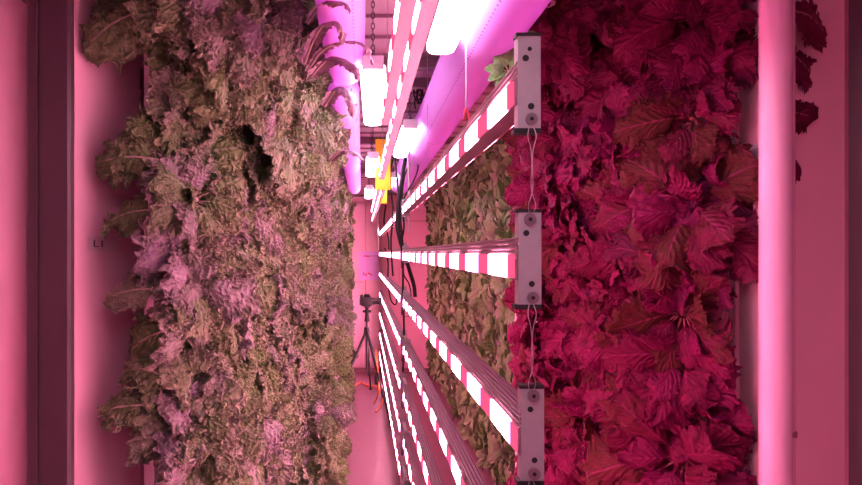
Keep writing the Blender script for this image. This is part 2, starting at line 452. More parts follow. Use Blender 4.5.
# small LED end plates join: link plates at the joint
for k in range(1, -6, -1):
    z = 1.592+DZ*k
    MB().box(.234, .252, 3.425, 3.615, z+.045, z+.052).build('x', M['bracket'])
    o = bpy.data.objects['x']; o.name = 'joining_plate'
    tag(o, 'small grey plate joining the near and far light bars at the cables', 'bracket', 'joining plates between the light bars')

# hanger wires between brackets
wx = .245
def wires(za, zb, lab):
    m = MB()
    for s in (-1, 1):
        m.tube([(wx+.003*s, .897, za), (wx+.006*s, .893, za+(zb-za)*.12), (wx+.0012*s, .893, za+(zb-za)*.3), (wx-.0012*s, .893, za+(zb-za)*.7), (wx+.005*s, .893, za+(zb-za)*.9), (wx+.003*s, .897, zb)], .0006, 6, 6)
    tag(m.build('hanger_wire', M['wire'], smooth=True), lab, 'wire', 'thin wires linking the brackets')
for k in range(1, -6, -1):
    z = 1.592+DZ*k
    wires(z-.066, z-DZ+.066, {1: 'thin wire from the top bracket down to the middle bracket', 0: 'thin wire from the middle bracket down to the next bracket'}.get(k, 'thin wire hanging below the third bracket'))
tag(MB().cyl(at(466, 110, 1.45), (at(466, 110, 1.45).x, 1.45, ZC), .0012, n=6).build('hanger_wire', M['wire']), 'long thin wire from ceiling in front of the violet duct', 'wire')
hk = empty('light_hook', at(466, 120, 1.45), 'red hook holding the highest light bar under the violet duct', 'hook')
MB().tube([(0, 0, .028), (-.004, 0, .016), (-.005, 0, 0)], .002, 6).build('prong', M['hook'], hk)
MB().tube([(0, 0, .028), (.005, 0, .014), (.010, 0, -.004)], .002, 6).build('prong', M['hook'], hk)
for k, (yy, lab) in enumerate([(2.3, 'thin wire from ceiling to the highest bar, middle'), (3.3, 'thin wire from ceiling to the highest bar by the cables'), (5.0, 'thin wire from ceiling to the far bar')]):
    tag(MB().cyl((.243, yy, 1.592+DZ+.03), (.243, yy, ZC-.01), .0012, n=6).build('hanger_wire', M['wire']), lab, 'wire')
tag(MB().cyl(at(409, 232, 3.52), at(409, 100, 3.52), .006, n=10).build('conduit', M['tower'], smooth=True), 'thin pale upright conduit behind the hanging cables', 'pipe')
tag(MB().cyl(at(378, 250, 6.9), at(378, 197, 6.9), .008, n=8).build('hanger_rod', M['wire'], smooth=True), 'thin rod hanging below the yellow card', 'rod')

# ------------------------------------------------------------------ cables
def cable(pts, Y, r, lab, m='black', name='cable'):
    P = [at(p[0], p[1], p[2] if len(p) > 2 else Y) for p in pts]
    return tag(MB().tube(P, r, 8, 8).build(name, M[m], smooth=True), lab, 'cable')
cable([(411, 118), (409, 128), (407, 150), (403, 172), (399, 200), (397, 222), (400, 240), (405, 256), (410, 272), (414, 286), (415, 297)], 3.50, .011, 'thickest black cable hanging where the light bars join')
cable([(406, 120), (405, 134), (409, 148), (404, 168), (400, 190), (400, 215), (402, 236), (403, 256), (403, 290), (404, 330), (403, 372)], 3.53, .006, 'black cable running down beside the lower light bars')
cable([(409, 145), (416, 155), (418, 168), (413, 182), (405, 196), (401, 214), (401, 232)], 3.46, .0045, 'thin looped black cable in front of the violet duct end')
cable([(396, 150), (391, 168), (391, 190), (393, 214), (391, 240), (392, 262), (393, 276)], 3.9, .006, 'dark cable left of the thick black cable')
cable([(397, 125), (394, 138), (395, 160), (398, 190), (399, 225), (400, 245)], 3.6, .005, 'dark cable behind the right raised light bar')
cable([(414, 130), (408, 146), (411, 160), (404, 178), (402, 205), (404, 226), (401, 244)], 3.56, .005, 'black cable twisting around the thickest cable')
cable([(403, 262), (404, 275), (409, 284), (411, 296), (409, 304)], 3.56, .004, 'short loose black cable below the level light bar')
cable([(385, 248), (388, 262), (388, 282), (391, 300), (396, 304), (397, 290)], 6.0, .007, 'dark cable loop behind the far light bars')
cable([(386, 205), (384, 222), (388, 236), (389, 250)], 6.5, .008, 'dark cable hanging by the yellow cards')
# coiled bunch near the ceiling
m = MB(); random.seed(3)
c0 = at(418, 95, 2.9)
for j in range(7):
    a0 = random.uniform(0, 6.28); rr = random.uniform(.018, .034); ox, oz = random.uniform(-.012, .012), random.uniform(-.05, .05)
    m.tube([c0+Vector((ox+rr*math.cos(a0+t)*.7, .01*j-.03+.004*t, oz+rr*1.5*math.sin(a0+t))) for t in [i*.7 for i in range(8)]], .0035, 6, 4)
m.tube([c0+Vector((.0, 0, .05)), (c0.x, c0.y, ZC-.01)], .004)
tag(m.build('cable_bunch', M['black'], smooth=True), 'tangled black cable bunch hanging from ceiling left of the violet duct', 'cable')
cable([(390, 80), (386, 98), (393, 116), (400, 104), (408, 84)], 2.75, .003, 'thin drooping cable under the ceiling beam')

# joint clamps
for k in (0, -1, -2, -3, -4, -5):
    z = 1.592+DZ*k-.055
    r = MB().box(.216, .228, 3.40, 3.44, z-.022, z+.022, bev=.003).build('cable_clamp', M['darkmetal'])
    tag(r, 'small dark clamp holding cables at the joint of the light bars', 'clamp', 'cable clamps at the bar joint')

# ------------------------------------------------------------------ yellow cards
def card(px0, px1, py0, py1, Y, lab):
    a = at(px0, py0, Y); b = at(px1, py1, Y)
    a.z = min(a.z, ZC-.03)
    r = MB().box(a.x, b.x, Y, Y+.003, b.z, a.z, bev=.001).build('sticky_trap', M['yellow'])
    tag(r, lab, 'insect trap', 'yellow sticky cards')
    MB().cyl(((a.x+b.x)/2, Y, a.z-.005), ((a.x+b.x)/2, Y, ZC), .001, n=6).build('string', M['wire'], r)
card(375.5, 390.5, 139, 190, 3.68, 'large yellow sticky card hanging from the ceiling')
card(380.5, 387, 150, 203.5, 4.6, 'smaller yellow sticky card just below and behind the large one')

# ------------------------------------------------------------------ notice on the end wall
a = at(360, 251.5, YB-.035); b = at(379, 280, YB-.035)
s = MB().box(a.x, b.x, YB-.036, YB-.032, b.z, a.z).build('notice_sheet', M['sheet'])
tag(s, 'violet notice sheet with faint red marks on the end wall', 'notice')
rk = MB(); random.seed(5)
for (cx, cy, w, h) in [(365.5, 256, 3, 1.2), (368, 256.6, 2, .8), (363.5, 274, 1.2, 2.6), (366, 275, 1.6, 2), (369, 273.6, 2.6, 1.4), (371, 275, 1.2, 2)]:
    p = at(cx-w/2, cy-h/2, YB-.037); q = at(cx+w/2, cy+h/2, YB-.037)
    rk.box(p.x, q.x, YB-.0375, YB-.036, q.z, p.z)
rk.build('red_marks', M['redink'], s)

# ------------------------------------------------------------------ tripod and camera
TY = 6.6; tp = at(368, 300, TY)
head = Vector((at(367, 330, TY).x, TY, at(367, 330, TY).z))
tri = empty('tripod', (head.x, TY, 0), 'black tripod standing on the floor before the end wall', 'tripod')
def tpart(mb, name, mat): return mb.build(name, M[mat], tri, smooth=True, origin=None)
loc = Vector((head.x, TY, 0))
def rel(p): return Vector(p)-loc
apex = rel((head.x, TY, head.z))
feet = [rel((.265, 5.80, .012)), rel((-.30, 6.35, .012)), rel((.10, 7.25, .012))]
for fpt in feet:
    st = apex+(fpt-apex)*.03
    m1 = apex+(fpt-apex)*.42; m2 = apex+(fpt-apex)*.72
    lg = MB(); lg.cyl(st, m1, .016, n=10); lg.cyl(m1, m2, .012, n=10); lg.cyl(m2, fpt, .009, n=10)
    l = tpart(lg, 'leg', 'black')
    lk = MB(); 
    for mm in (m1, m2): lk.cyl(mm+(apex-mm).normalized()*.02, mm-(apex-mm).normalized()*.02, .020, n=10)
    lk.build('leg_lock', M['darkmetal'], l, smooth=True)
    MB().cyl(fpt+Vector((0, 0, .02)), fpt+Vector((0, 0, -.012)), .014, n=10).build('rubber_foot', M['black'], l, smooth=True)
tpart(MB().cyl(apex+Vector((0, 0, -.42)), apex+Vector((0, 0, .10)), .012, n=12), 'centre_column', 'darkmetal')
tpart(MB().cyl(apex+Vector((0, 0, -.05)), apex+Vector((0, 0, .03)), .036, .030, n=14), 'spider', 'black')
hz = tp.z-loc.z
tpart(MB().cyl(apex+Vector((0, 0, .09)), apex+Vector((0, 0, .15)), .028, .022, n=14).cyl(apex+Vector((0, 0, .15)), (apex.x, apex.y, hz-.075), .020, n=14).cyl((apex.x-.045, 0, hz-.12), (apex.x+.045, 0, hz-.12), .014, n=10), 'ball_head', 'black')
tpart(MB().box(-.035, .035, -.03, .03, hz-.078, hz-.066, bev=.003), 'mounting_plate', 'darkmetal')
tpart(MB().box(.075, .125, -.30, -.24, .26, .36, bev=.01), 'accessory_pouch', 'black')
cam = empty('camera', (tp.x, TY, tp.z-.066), 'black stills camera with lens facing right, mounted on the tripod', 'camera')
def cp(mb, name, mat='black'): return mb.build(name, M[mat], cam, smooth=True)
cp(MB().box(-.075, .045, -.05, .05, .002, .10, bev=.012), 'camera_body')
cp(MB().box(-.045, .025, -.03, .03, .095, .128, bev=.012), 'viewfinder')
ln = cp(MB().cyl((.04, 0, .052), (.075, 0, .052), .036, n=20).cyl((.075, 0, .052), (.128, 0, .052), .031, .034, n=20), 'lens', 'lens')
MB().cyl((.115, 0, .052), (.145, 0, .052), .040, .042, n=20).build('lens_hood', M['black'], ln, smooth=True)
cp(MB().box(-.09, -.072, -.045, .045, .015, .085, bev=.004), 'screen', 'darkmetal')
cp(MB().box(-.085, -.05, -.03, .03, .06, .12, bev=.008), 'hand_grip')
cord = [(376, 350, 6.3), (377, 362, 6.2), (378, 374, 6.2), (379, 388, 6.15), (377, 398, 6.2), (374, 404, 6.3)]
def fl(pts, z=.010):
    out = []
    for p in pts:
        q = at(*p); out.append((q.x, q.y, max(q.z, z)))
    return out
tag(MB().tube(fl(cord), .007, 8, 8).build('power_cord', M['orange'], smooth=True), 'orange cord dangling from the tripod to the floor', 'cable')
tag(MB().tube([(-.12, 7.3, .01), (-.02, 7.6, .012), (.06, 7.45, .01), (.17, 7.35, .01), (.24, 7.0, .01), (.2, 6.5, .01), (.14, 6.2, .01)], .008, 8, 8).build('power_cord', M['orange'], smooth=True), 'orange cord lying curled on the floor behind the tripod', 'cable')

# ------------------------------------------------------------------ near posts, boards, pipe
def slab(x0, y0, x1, y1, th, z0, z1, name, mat, side=1):
    """upright board whose front face runs (x0,y0)->(x1,y1); thickness away from the aisle"""
    d = Vector((x1-x0, y1-y0, 0)); n_ = Vector((-d.y, d.x, 0)).normalized()*th*side
    p = [Vector((x0, y0, 0)), Vector((x1, y1, 0))]; p += [p[1]+n_, p[0]+n_]
    vs = [(q.x, q.y, z0) for q in p]+[(q.x, q.y, z1) for q in p]
    m = MB(); m.add(vs, [(0, 1, 2, 3), (4, 5, 6, 7), (0, 1, 5, 4), (1, 2, 6, 5), (2, 3, 7, 6), (3, 0, 4, 7)])
    return m.build(name, M[mat])
lb = slab(-.822, 1.775, -.735, 2.053, .02, .03, ZC-.02, 'end_board', 'panelboard', 1)
tag(lb, 'white board lit pink left of the kale, marked L1', 'board')
# L1 label on the board
cu = bpy.data.curves.new('L1', 'FONT'); cu.body = 'L1'; cu.size = .030; cu.extrude = .0004
tmp = bpy.data.objects.new('tmp', cu); col.objects.link(tmp)
dg = bpy.context.evaluated_depsgraph_get(); me = bpy.data.meshes.new_from_object(tmp.evaluated_get(dg)); bpy.data.objects.remove(tmp)
me.materials.clear(); me.materials.append(M['ink'])
ang = math.atan2(.278, .087)
t = .34; bx, by = -.822+.087*t, 1.775+.278*t
nrm = Vector((math.sin(ang), -math.cos(ang), 0))
lab = MB().box(-.05, .075, -.0008, .0006, -.012, .030).build('label_tape', simple('label_tape', (.78, .58, .66), .3), lb)
zlab = EYE-(247-253)*by/F
lab.matrix_basis = Matrix.Translation(Vector((bx, by, zlab))+nrm*.001) @ Matrix.Rotation(ang, 4, 'Z')
lt = bpy.data.objects.new('lettering', me); col.objects.link(lt); lt.parent = lab
lt.matrix_basis = Matrix.Translation((-.03, -.0014, 0)) @ Matrix.Diagonal((1.8, 1, 1, 1)) @ Matrix.Rotation(math.pi/2, 4, 'X')
pm = MB().box(-.831, -.7215, 1.53, 1.56, 0, ZC-.012, bev=.006); pm.box(-.803, -.799, 1.524, 1.532, 0, ZC-.012)
tag(pm.build('upright_post', M['post']), 'dark brown steel post at the left edge of the photo', 'post')
tag(MB().box(.996, 1.10, 1.22, 1.275, 0, ZC-.012, bev=.006).build('upright_post', M['post']), 'dark brown steel post at the right edge of the photo', 'post')
rb = slab(1.035, 1.50, 1.168, 1.50, .02, .03, ZC-.02, 'end_board', 'panelboard', 1)
tag(rb, 'greyish pink board at the right behind the white pipe', 'board')
tag(slab(.925, 1.52, .909, 1.40, .015, .03, ZC-.02, 'end_board', 'panelboard', 1), 'bright pink board glimpsed between red mustard and white pipe', 'board')
pr = MB().cyl((.900, 1.35, 0), (.900, 1.35, ZC-.012), .031, n=32).build('upright_pipe', M['pipe'], smooth=True)
tag(pr, 'tall white upright pipe glowing pink at the right', 'pipe')
pc = MB()
for zz in (1.18, ):
    pc.cyl((.996, 1.44, zz-.006), (.996, 1.44, zz+.006), .013, n=16)
pp = MB().cyl((.996, 1.44, 0), (.996, 1.44, ZC-.012), .009, n=16).build('upright_pipe', M['pipe'], smooth=True)
tag(pp, 'thin pink pipe right behind the thick white pipe', 'pipe')
pc.build('pipe_joint', M['seam'], pp, smooth=True)

# ------------------------------------------------------------------ growing towers
def tower(x, y, nx, ny, label, group, w=.09, dep=.06):
    """channel whose slotted face points along (nx,ny)"""
    rz = math.atan2(ny, nx)
    m = MB()
    z0, z1 = .05, ZC-.03
    P = [(0, -w/2), (0, -.012), (-.006, -.012), (-.006, .012), (0, .012), (0, w/2), (-dep, w/2), (-dep, -w/2)]
    n = len(P)
    m.add([(a, b, z0) for a, b in P]+[(a, b, z1) for a, b in P], [(i, (i+1) % n, n+(i+1) % n, n+i) for i in range(n)]+[tuple(range(n)), tuple(range(2*n-1, n-1, -1))])
    o = m.build('growing_tower', M['tower']); o.location = (x, y, 0); o.rotation_euler.z = rz
    tag(o, label, 'tower', group)
    MB().box(-.0058, .0003, -.0115, .0115, z0+.01, z1-.01).build('planting_slot', M['towerslot'], o)
    return o

# ------------------------------------------------------------------ leaves
def make_leaf(rs, kind, p0, d, n, Ln, W, seedv, fine=1.0):
    nu, nv = {'kale': (76, 56), 'mustard': (64, 40), 'green': (14, 10)}[kind]
    if fine < 1: nu = int(nu*fine); nv = int(nv*fine)
    U, V = np.meshgrid(np.linspace(0, 1, nu+1), np.linspace(-1, 1, nv+1), indexing='ij')
    d = d/np.linalg.norm(d); n = n-d*np.dot(n, d); n /= np.linalg.norm(n); s = np.cross(n, d)
    pet = {'kale': .16, 'mustard': .22, 'green': .25}[kind]
    ub = np.clip((U-pet)/(1-pet), 0, 1)
    if kind == 'kale':
        w = (np.sin(np.pi*np.clip(ub, 0, 1)**.62))**.55
        w *= 1+.12*np.sin(ub*23+seedv)
    elif kind == 'mustard':
        w = (np.sin(np.pi*ub**.70))**.6
        saw = np.abs(((ub*6.5+seedv) % 1.0)-.25); saw = np.where(saw < .25, saw*4, (1-saw)/.75*1.0)
        saw2 = np.abs(((ub*17+seedv*2) % 1.0)-.5)*2
        w *= .62+.32*saw+.14*saw2
    else:
        w = (np.sin(np.pi*ub**.60))**.55
    w = np.maximum(w, .035*(1-U*.5))
    bend = rs.uniform(.15, .6) if kind != 'kale' else rs.uniform(.25, .55); lift = rs.uniform(.05, .35)
    tw = rs.uniform(-.6, .6)
    sag = rs.uniform(.05, .3) if kind != 'green' else .05
    cx = U*Ln; cz = (lift*U-bend*U**2.2)*Ln
    P = p0[None, None, :]+d*cx[..., None]+n*cz[..., None]
    cup = {'kale': -.40, 'mustard': rs.uniform(-.75, -.1), 'green': rs.uniform(-.3, .7)}[kind]
    half = W/2*w
    ca = np.cos(tw*U); sa = np.sin(tw*U)
    lat = half*V; nor = cup*half*np.abs(V)**1.6
    # lateral teeth point toward tip
    fw = np.zeros_like(U)
    if kind == 'mustard': fw = .30*half*np.abs(V)
    if kind == 'kale': fw = .15*half*np.abs(V)
    P = P+s*(lat*ca-nor*sa)[..., None]+n*(lat*sa+nor*ca)[..., None]+d*fw[..., None]
    P[..., 2] -= sag*Ln*U**2
    e = np.abs(V)**{'kale': .9, 'mustard': 1.2, 'green': 1.5}[kind]; tip = np.clip((U-.75)/.25, 0, 1)**1.5
    edge = np.clip(np.maximum(e, tip), 0, 1)*np.clip(ub*8, 0, 1)
    A1, f1, A2, f2 = {'kale': (.016, 38, .0040, 130), 'mustard': (.018, 24, .0050, 80), 'green': (.006, 40, .0, 0)}[kind]
    wk = min(1, W/.09); A1 *= wk; A2 *= wk; shp = U.shape; flat = P.reshape(-1, 3); ef = edge.reshape(-1)
    off = np.zeros_like(flat); o3 = Vector((seedv*3.1, seedv*7.7, seedv))
    for i in range(len(flat)):
        if ef[i] < .02: continue
        q = Vector(flat[i])
        v1 = noise.noise_vector(q*f1+o3)
        a = (.25+.75*ef[i])
        x, y_, z_ = v1*A1*ef[i]*1.4
        if A2:
            v2 = noise.noise_vector(q*f2+o3)
            k = (.15+.85*ef[i])*A2*1.5*min(1, ef[i]*2.5)
            x += v2[0]*k; y_ += v2[1]*k; z_ += v2[2]*k
        off[i] = (x, y_, z_)
    flat = flat+off
    if kind == 'kale':
        ph1 = np.array([noise.noise(Vector(q)*30+o3) for q in flat]).reshape(shp); ph2 = np.array([noise.noise(Vector(q)*30-o3) for q in flat]).reshape(shp)
        a1 = 2*np.pi*(U*Ln/.0150)+ph1*5.5; a2 = 2*np.pi*(lat/.0140)+ph2*5.5+np.abs(V)*2
        am = wk*(.0008+.0046*np.clip(edge, 0, 1)**1.3)*np.clip(ub*8, 0, 1)
        dn = am*(np.sin(a1)+np.sin(a2)); dd_ = am*.8*np.cos(a1); ds_ = am*.8*np.cos(a2)
        flat = flat+n*dn.reshape(-1)[:, None]+d*dd_.reshape(-1)[:, None]+s*ds_.reshape(-1)[:, None]
    if kind != 'green':
        # puckering between veins
        avn = np.abs(V)*.5
        k = {'kale': 7, 'mustard': 8}[kind]
        ph = ((U-avn*.75)*k) % 1.0
        pk = np.sin(ph*np.pi)*np.clip(ub*6, 0, 1)*{'kale': .003, 'mustard': .0035}[kind]
        flat = flat+n*pk.reshape(-1)[:, None]
    idx = np.arange((nu+1)*(nv+1)).reshape(nu+1, nv+1)
    faces = np.stack([idx[:-1, :-1], idx[1:, :-1], idx[1:, 1:], idx[:-1, 1:]], -1).reshape(-1, 4)
    r = rs.uniform(0, 1)
    data = np.stack([edge.reshape(-1), np.full(edge.size, r), U.reshape(-1), np.ones(edge.size)], -1)
    uv = np.stack([ub.reshape(-1), (V.reshape(-1)+1)/2], -1)
    return flat, faces, data, uv

def build_foliage(name, kind, leaves, mat):
    vs, fs, ds, us = [], [], [], []; o = 0
    for a, f, dta, u in leaves:
        vs.append(a); fs.append(f+o); ds.append(dta); us.append(u); o += len(a)
    vs = np.concatenate(vs); fs = np.concatenate(fs); ds = np.concatenate(ds); us = np.concatenate(us)
    me = bpy.data.meshes.new(name)
    me.vertices.add(len(vs)); me.vertices.foreach_set('co', vs.astype(np.float32).ravel())
    me.loops.add(fs.size); me.loops.foreach_set('vertex_index', fs.astype(np.int32).ravel())
    me.polygons.add(len(fs)); me.polygons.foreach_set('loop_start', np.arange(0, fs.size, 4, dtype=np.int32))
    me.update(calc_edges=True)
    ul = me.uv_layers.new(name='UVMap'); ul.data.foreach_set('uv', us[fs.ravel()].astype(np.float32).ravel())
    ca = me.color_attributes.new('leafdata', 'FLOAT_COLOR', 'POINT'); ca.data.foreach_set('color', ds.astype(np.float32).ravel())
    me.polygons.foreach_set('use_smooth', np.ones(len(fs), dtype=bool))
    me.materials.append(mat); me.validate(); return me

def plant_mesh(kind, seed, fine=1.0):
    rs = np.random.RandomState(seed); lv = []; stems = MB()
    cfg = {'kale': [(8, .38, .155, .15), (4, .85, .105, .11)],
           'mustard': [(7, .35, .175, .145), (4, .9, .135, .105)],
           'green': [(9, .35, .095, .060), (6, .9, .068, .048)]}[kind]
    for (cnt, elev, Ln, W) in cfg:
        a0 = rs.uniform(0, 6.28)
        for i in range(cnt):
            a = a0+2*math.pi*i/cnt+rs.uniform(-.3, .3); el = elev+rs.uniform(-.22, .28)
            ca = math.cos(el)
            d = np.array([math.sin(el), math.cos(a)*ca, math.sin(a)*ca])
            if kind == 'mustard': d[2] -= .38; d[0] += .12
            n = np.array([math.cos(el), -math.cos(a)*math.sin(el), -math.sin(a)*math.sin(el)])+rs.uniform(-.25, .25, 3)
            n[0] += {'kale': .9, 'mustard': .5, 'green': .4}[kind]
            sc = rs.uniform(.8, 1.15)
            p0 = np.array([.01, math.cos(a)*.012, math.sin(a)*.012])
            lf = make_leaf(rs, kind, p0, d, n, Ln*sc, W*sc*rs.uniform(.85, 1.15), rs.uniform(0, 20), fine)
            lv.append(lf)
            mid = lf[0].reshape(-1, 3)
            nvv = int({'kale': 56, 'mustard': 40, 'green': 10}[kind]*(fine if fine < 1 else 1))+1
            rib = mid.reshape(-1, nvv, 3)[:, nvv//2, :]
            k = len(rib); sel = [rib[int(k*t)] for t in (0, .12, .25, .45)]
            stems.tube([Vector(q)-Vector(n)*.0015 for q in sel], lambda t: .0034*(1-.6*t), 5, 2)
    stems.tube([(-.12, 0, -.012), (-.04, 0, -.004), (.015, 0, 0)], .007, 7, 3)
    me = build_foliage(kind+'_foliage', kind, lv, M[kind])
    import bmesh
    sm = bpy.data.meshes.new(kind+'_stems'); sm.from_pydata(stems.v, [], stems.f); sm.update(); sm.materials.append(M[kind+'_stem'])
    sm.polygons.foreach_set('use_smooth', np.ones(len(sm.polygons), dtype=bool))
    return me, sm

rng = random.Random(11)
def catrom(P, t):
    """piecewise linear along arc-length; returns point and tangent"""
    return None
def walk(P, step0, step1, ygrow):
    """points along a plan polyline with spacing growing with distance"""
    out = []; i = 0; cur = Vector(P[0]); out.append((cur.copy(), (Vector(P[1])-Vector(P[0])).normalized()))
    need = step0
    while i < len(P)-1:
        a = cur; b = Vector(P[i+1]); dl_ = (b-a).length
        if dl_ < need: need -= dl_; cur = b; i += 1; continue
        dd = (b-a).normalized(); cur = a+dd*need
        out.append((cur.copy(), dd)); need = step0+(step1-step0)*min(1, max(0, (cur.y-2)/ygrow))
    return out

def place(kind, name, metas, x, y, z, nx, ny, sc, label, group, cat, tilt=0.25):
    me, sm = metas
    o = bpy.data.objects.new(name, me); col.objects.link(o)
    o.rotation_mode = 'XYZ'
    o.rotation_euler = (rng.uniform(-tilt, tilt)*1.2, rng.uniform(-tilt, tilt), math.atan2(ny, nx)+rng.uniform(-tilt, tilt))
    o.location = (x, y, z); o.scale = (sc*rng.uniform(.9, 1.12), sc, sc)
    tag(o, label, cat, group)
    s_ = bpy.data.objects.new('stalk', sm); col.objects.link(s_); s_.parent = o
    return o

# ---- kale on the left
kv = [plant_mesh('kale', 100+i) for i in range(7)]
kvl = [plant_mesh('kale', 200+i, .6) for i in range(3)]
KP = [(-.525, 1.87), (-.475, 2.0), (-.42, 2.34), (-.35, 2.95), (-.29, 3.75), (-.25, 4.6), (-.24, 6.0), (-.24, 8.15)]
pts = walk([Vector((a, b)) for a, b in KP], .135, .26, 2.6)
def level(z, lo=.9, hi=1.95): return 'upper' if z > hi else ('lower' if z < lo else 'middle')
count = 0
for i, (p, t) in enumerate(pts):
    nx, ny = t.y, -t.x
    if i == 0: nx, ny = .75, -.66
    if ny > 0: ny = 0
    nn = math.hypot(nx, ny); nx /= nn; ny /= nn
    tx, ty = p.x-nx*.115, p.y-ny*.115
    tower(tx, ty, nx, ny, 'white growing tower hidden behind the kale' if i else 'white growing tower with dark slot at left edge of the kale', 'white towers behind the kale' if i else None)
    zlo = EYE-(520-253)*p.y/F; zhi = min(2.33 if p.y < 3.0 else 2.2, EYE+(253+40)*p.y/F)
    zlo = max(zlo, .12); step = .135 if p.y < 4 else .20
    z = zlo+rng.uniform(0, step)*.6
    far = p.y > 4.6
    while z < zhi:
        px = 362+F*p.x/p.y
        zone = 'nearest' if i == 0 else ('near part' if p.y < 2.3 else ('centre' if p.y < 3.3 else ('aisle side' if p.y < 4.8 else 'far end')))
        pos = 'upper' if (253-F*(z-EYE)/p.y) < 165 else ('lower' if (253-F*(z-EYE)/p.y) > 325 else 'middle')
        if i == 0:
            lbl = None
        else: lbl = 'curly kale plant in the %s rows, %s of left wall' % (pos, zone)
        grp = 'curly kale plants, %s rows, %s' % (pos, zone)
        jx = rng.uniform(-.03, .03)
        mm = rng.choice(kvl if far else kv)
        q_ = min(1, max(0, (z-1.72)/.35)); q_ = q_*q_*(3-2*q_)
        if i > 1: jx += q_*(.16 if p.y < 2.9 else max(0, .16-(p.y-2.9)*.25))
        if i == 0:
            y_im = 253-F*(z-EYE)/p.y
            lbl = 'curly kale plant on the outermost left column, %s' % (grp0 := 'the very top' if y_im < 40 else 'upper quarter' if y_im < 130 else 'just above mid height' if y_im < 230 else 'just below mid height' if y_im < 330 else 'the lower quarter' if y_im < 430 else 'the bottom edge'); grp = 'outermost kale plants, '+grp0
        place('kale', 'kale_plant', mm, p.x+nx*jx, p.y+ny*jx, z, nx, ny, rng.uniform(.92, 1.18), lbl, grp, 'kale')
        count += 1
        z += step*rng.uniform(.88, 1.12)
for q, (px, py, Y, sc) in enumerate([(232, 8, 1.78, 1), (268, 10, 1.80, 1), (283, 42, 1.92, .95), (245, 45, 1.86, 1), (292, 74, 2.06, 1), (255, 82, 2.0, 1),
        (303, 104, 2.3, 1), (312, 132, 2.55, 1), (212, 30, 1.8, 1), (216, 76, 1.88, 1), (200, 5, 1.76, 1), (296, 20, 1.85, .8), (270, 112, 2.2, 1), (180, 10, 1.78, 1)]):
    p_ = at(px, py, Y); p_.z = min(p_.z, 2.31)
    place('kale', 'kale_plant', kv[q % 7], p_.x, p_.y, p_.z, .62, -.78, sc, 'bushy kale plant bulging at the top of the left wall', 'bulging kale plants under the ceiling', 'kale')
print('kale', count)
# single leaves standing out over the pink board
def single(kind, px, py, Y, ang, Ln, W, lab, nrm=(.2, -1, .1), seed=0, grp=None, mat=None, name=None):
    rs = np.random.RandomState(900+seed)
    p = at(px, py, Y)
    d = np.array([math.cos(ang), 0.0, math.sin(ang)])
    lf = make_leaf(rs, kind, np.zeros(3), d, np.array(nrm, float), Ln, W, rs.uniform(0, 20))
    me = build_foliage(kind+'_leaf_mesh', kind, [lf], M[kind])
    o = bpy.data.objects.new(name or kind+'_leaf', me); col.objects.link(o); o.location = p
    tag(o, lab, 'leaf', grp)
    nvv = {'kale': 56, 'mustard': 40, 'green': 10}[kind]+1
    rib = lf[0].reshape(-1, nvv, 3)[:, nvv//2, :]; k = len(rib)
    MB().tube([rib[int(k*t)] for t in (0, .2, .4, .6, .8)], lambda t: .0035*(1-.7*t), 6, 3).build('stalk', M[kind+'_stem'], o, smooth=True)
    return o
for q, (px, py, ang, Ln, W, lab) in enumerate([
    (158, 160, 3.02, .185, .15, 'frilled kale leaf poking left over the board, above mid height'),
    (158, 210, 3.10, .175, .115, 'oval kale leaf poking left over the board beside the L1 mark'),
    (160, 290, 3.05, .145, .12, 'small frilled kale leaf poking left over the board, under the L1 mark'),
    (172, 330, 3.3, .155, .15, 'broad oval kale leaf over the board, below mid height'),
    (150, 405, 3.12, .15, .12, 'frilled kale leaf farthest left near the bottom of the board'),
    (150, 10, 3.5, .21, .19, 'large purple kale leaf over the board at the top edge'),
    (170, 380, 2.6, .16, .13, 'frilled kale leaf over the board, above the bottom one')]):
    single('kale', px, py, 1.76, ang, Ln, W, lab, (.25, -1, .25), q)
# dark arching leaves at the top in front of the left duct
def arch_leaf(pts, W, lab, seed):
    rs = np.random.RandomState(seed); P = [at(*p) for p in pts]; out = []
    for i in range(len(P)-1):
        p0 = P[max(i-1, 0)]; p1 = P[i]; p2 = P[i+1]; p3 = P[min(i+2, len(P)-1)]
        for k in range(14):
            t = k/14; out.append(.5*((2*p1)+(p2-p0)*t+(2*p0-5*p1+4*p2-p3)*t*t+(3*p1-p0-3*p2+p3)*t**3))
    out.append(P[-1]); n_ = len(out); nv = 12; o0 = P[0]
    V3 = []; D = []; UVs = []
    for i, p in enumerate(out):
        d = (out[min(i+1, n_-1)]-out[max(i-1, 0)]).normalized(); sd = d.cross(Vector((.25, -.5, .85))).normalized(); nn_ = sd.cross(d)
        u = i/(n_-1); w_ = W/2*(math.sin(math.pi*min(1, max(.05, u*.93+.07))**.8)**.6)
        for j in range(nv+1):
            v = 2*j/nv-1; e = abs(v)
            q = p+sd*w_*v-nn_*w_*.55*e**1.5
            ns = noise.noise_vector(q*95+Vector((seed, 0, 0)))
            q = q+ns*.008*e-o0
            V3.append(tuple(q)); D.append((e, .3+.4*rs.rand()*0, u, 1)); UVs.append((u, j/nv))
    idx = np.arange(n_*(nv+1)).reshape(n_, nv+1)
    fc = np.stack([idx[:-1, :-1], idx[1:, :-1], idx[1:, 1:], idx[:-1, 1:]], -1).reshape(-1, 4)
    me = build_foliage('kale_leaf_mesh', 'kale', [(np.array(V3), fc, np.array(D), np.array(UVs))], M['backlit_kale'])
    o = bpy.data.objects.new('kale_leaf', me); col.objects.link(o); o.location = o0; tag(o, lab, 'leaf')
    MB().tube([q-o0+Vector((0, .001, -.003)) for q in out[::6]], lambda t: .003*(1-.7*t), 6, 3).build('stalk', M['kale_stem'], o, smooth=True)
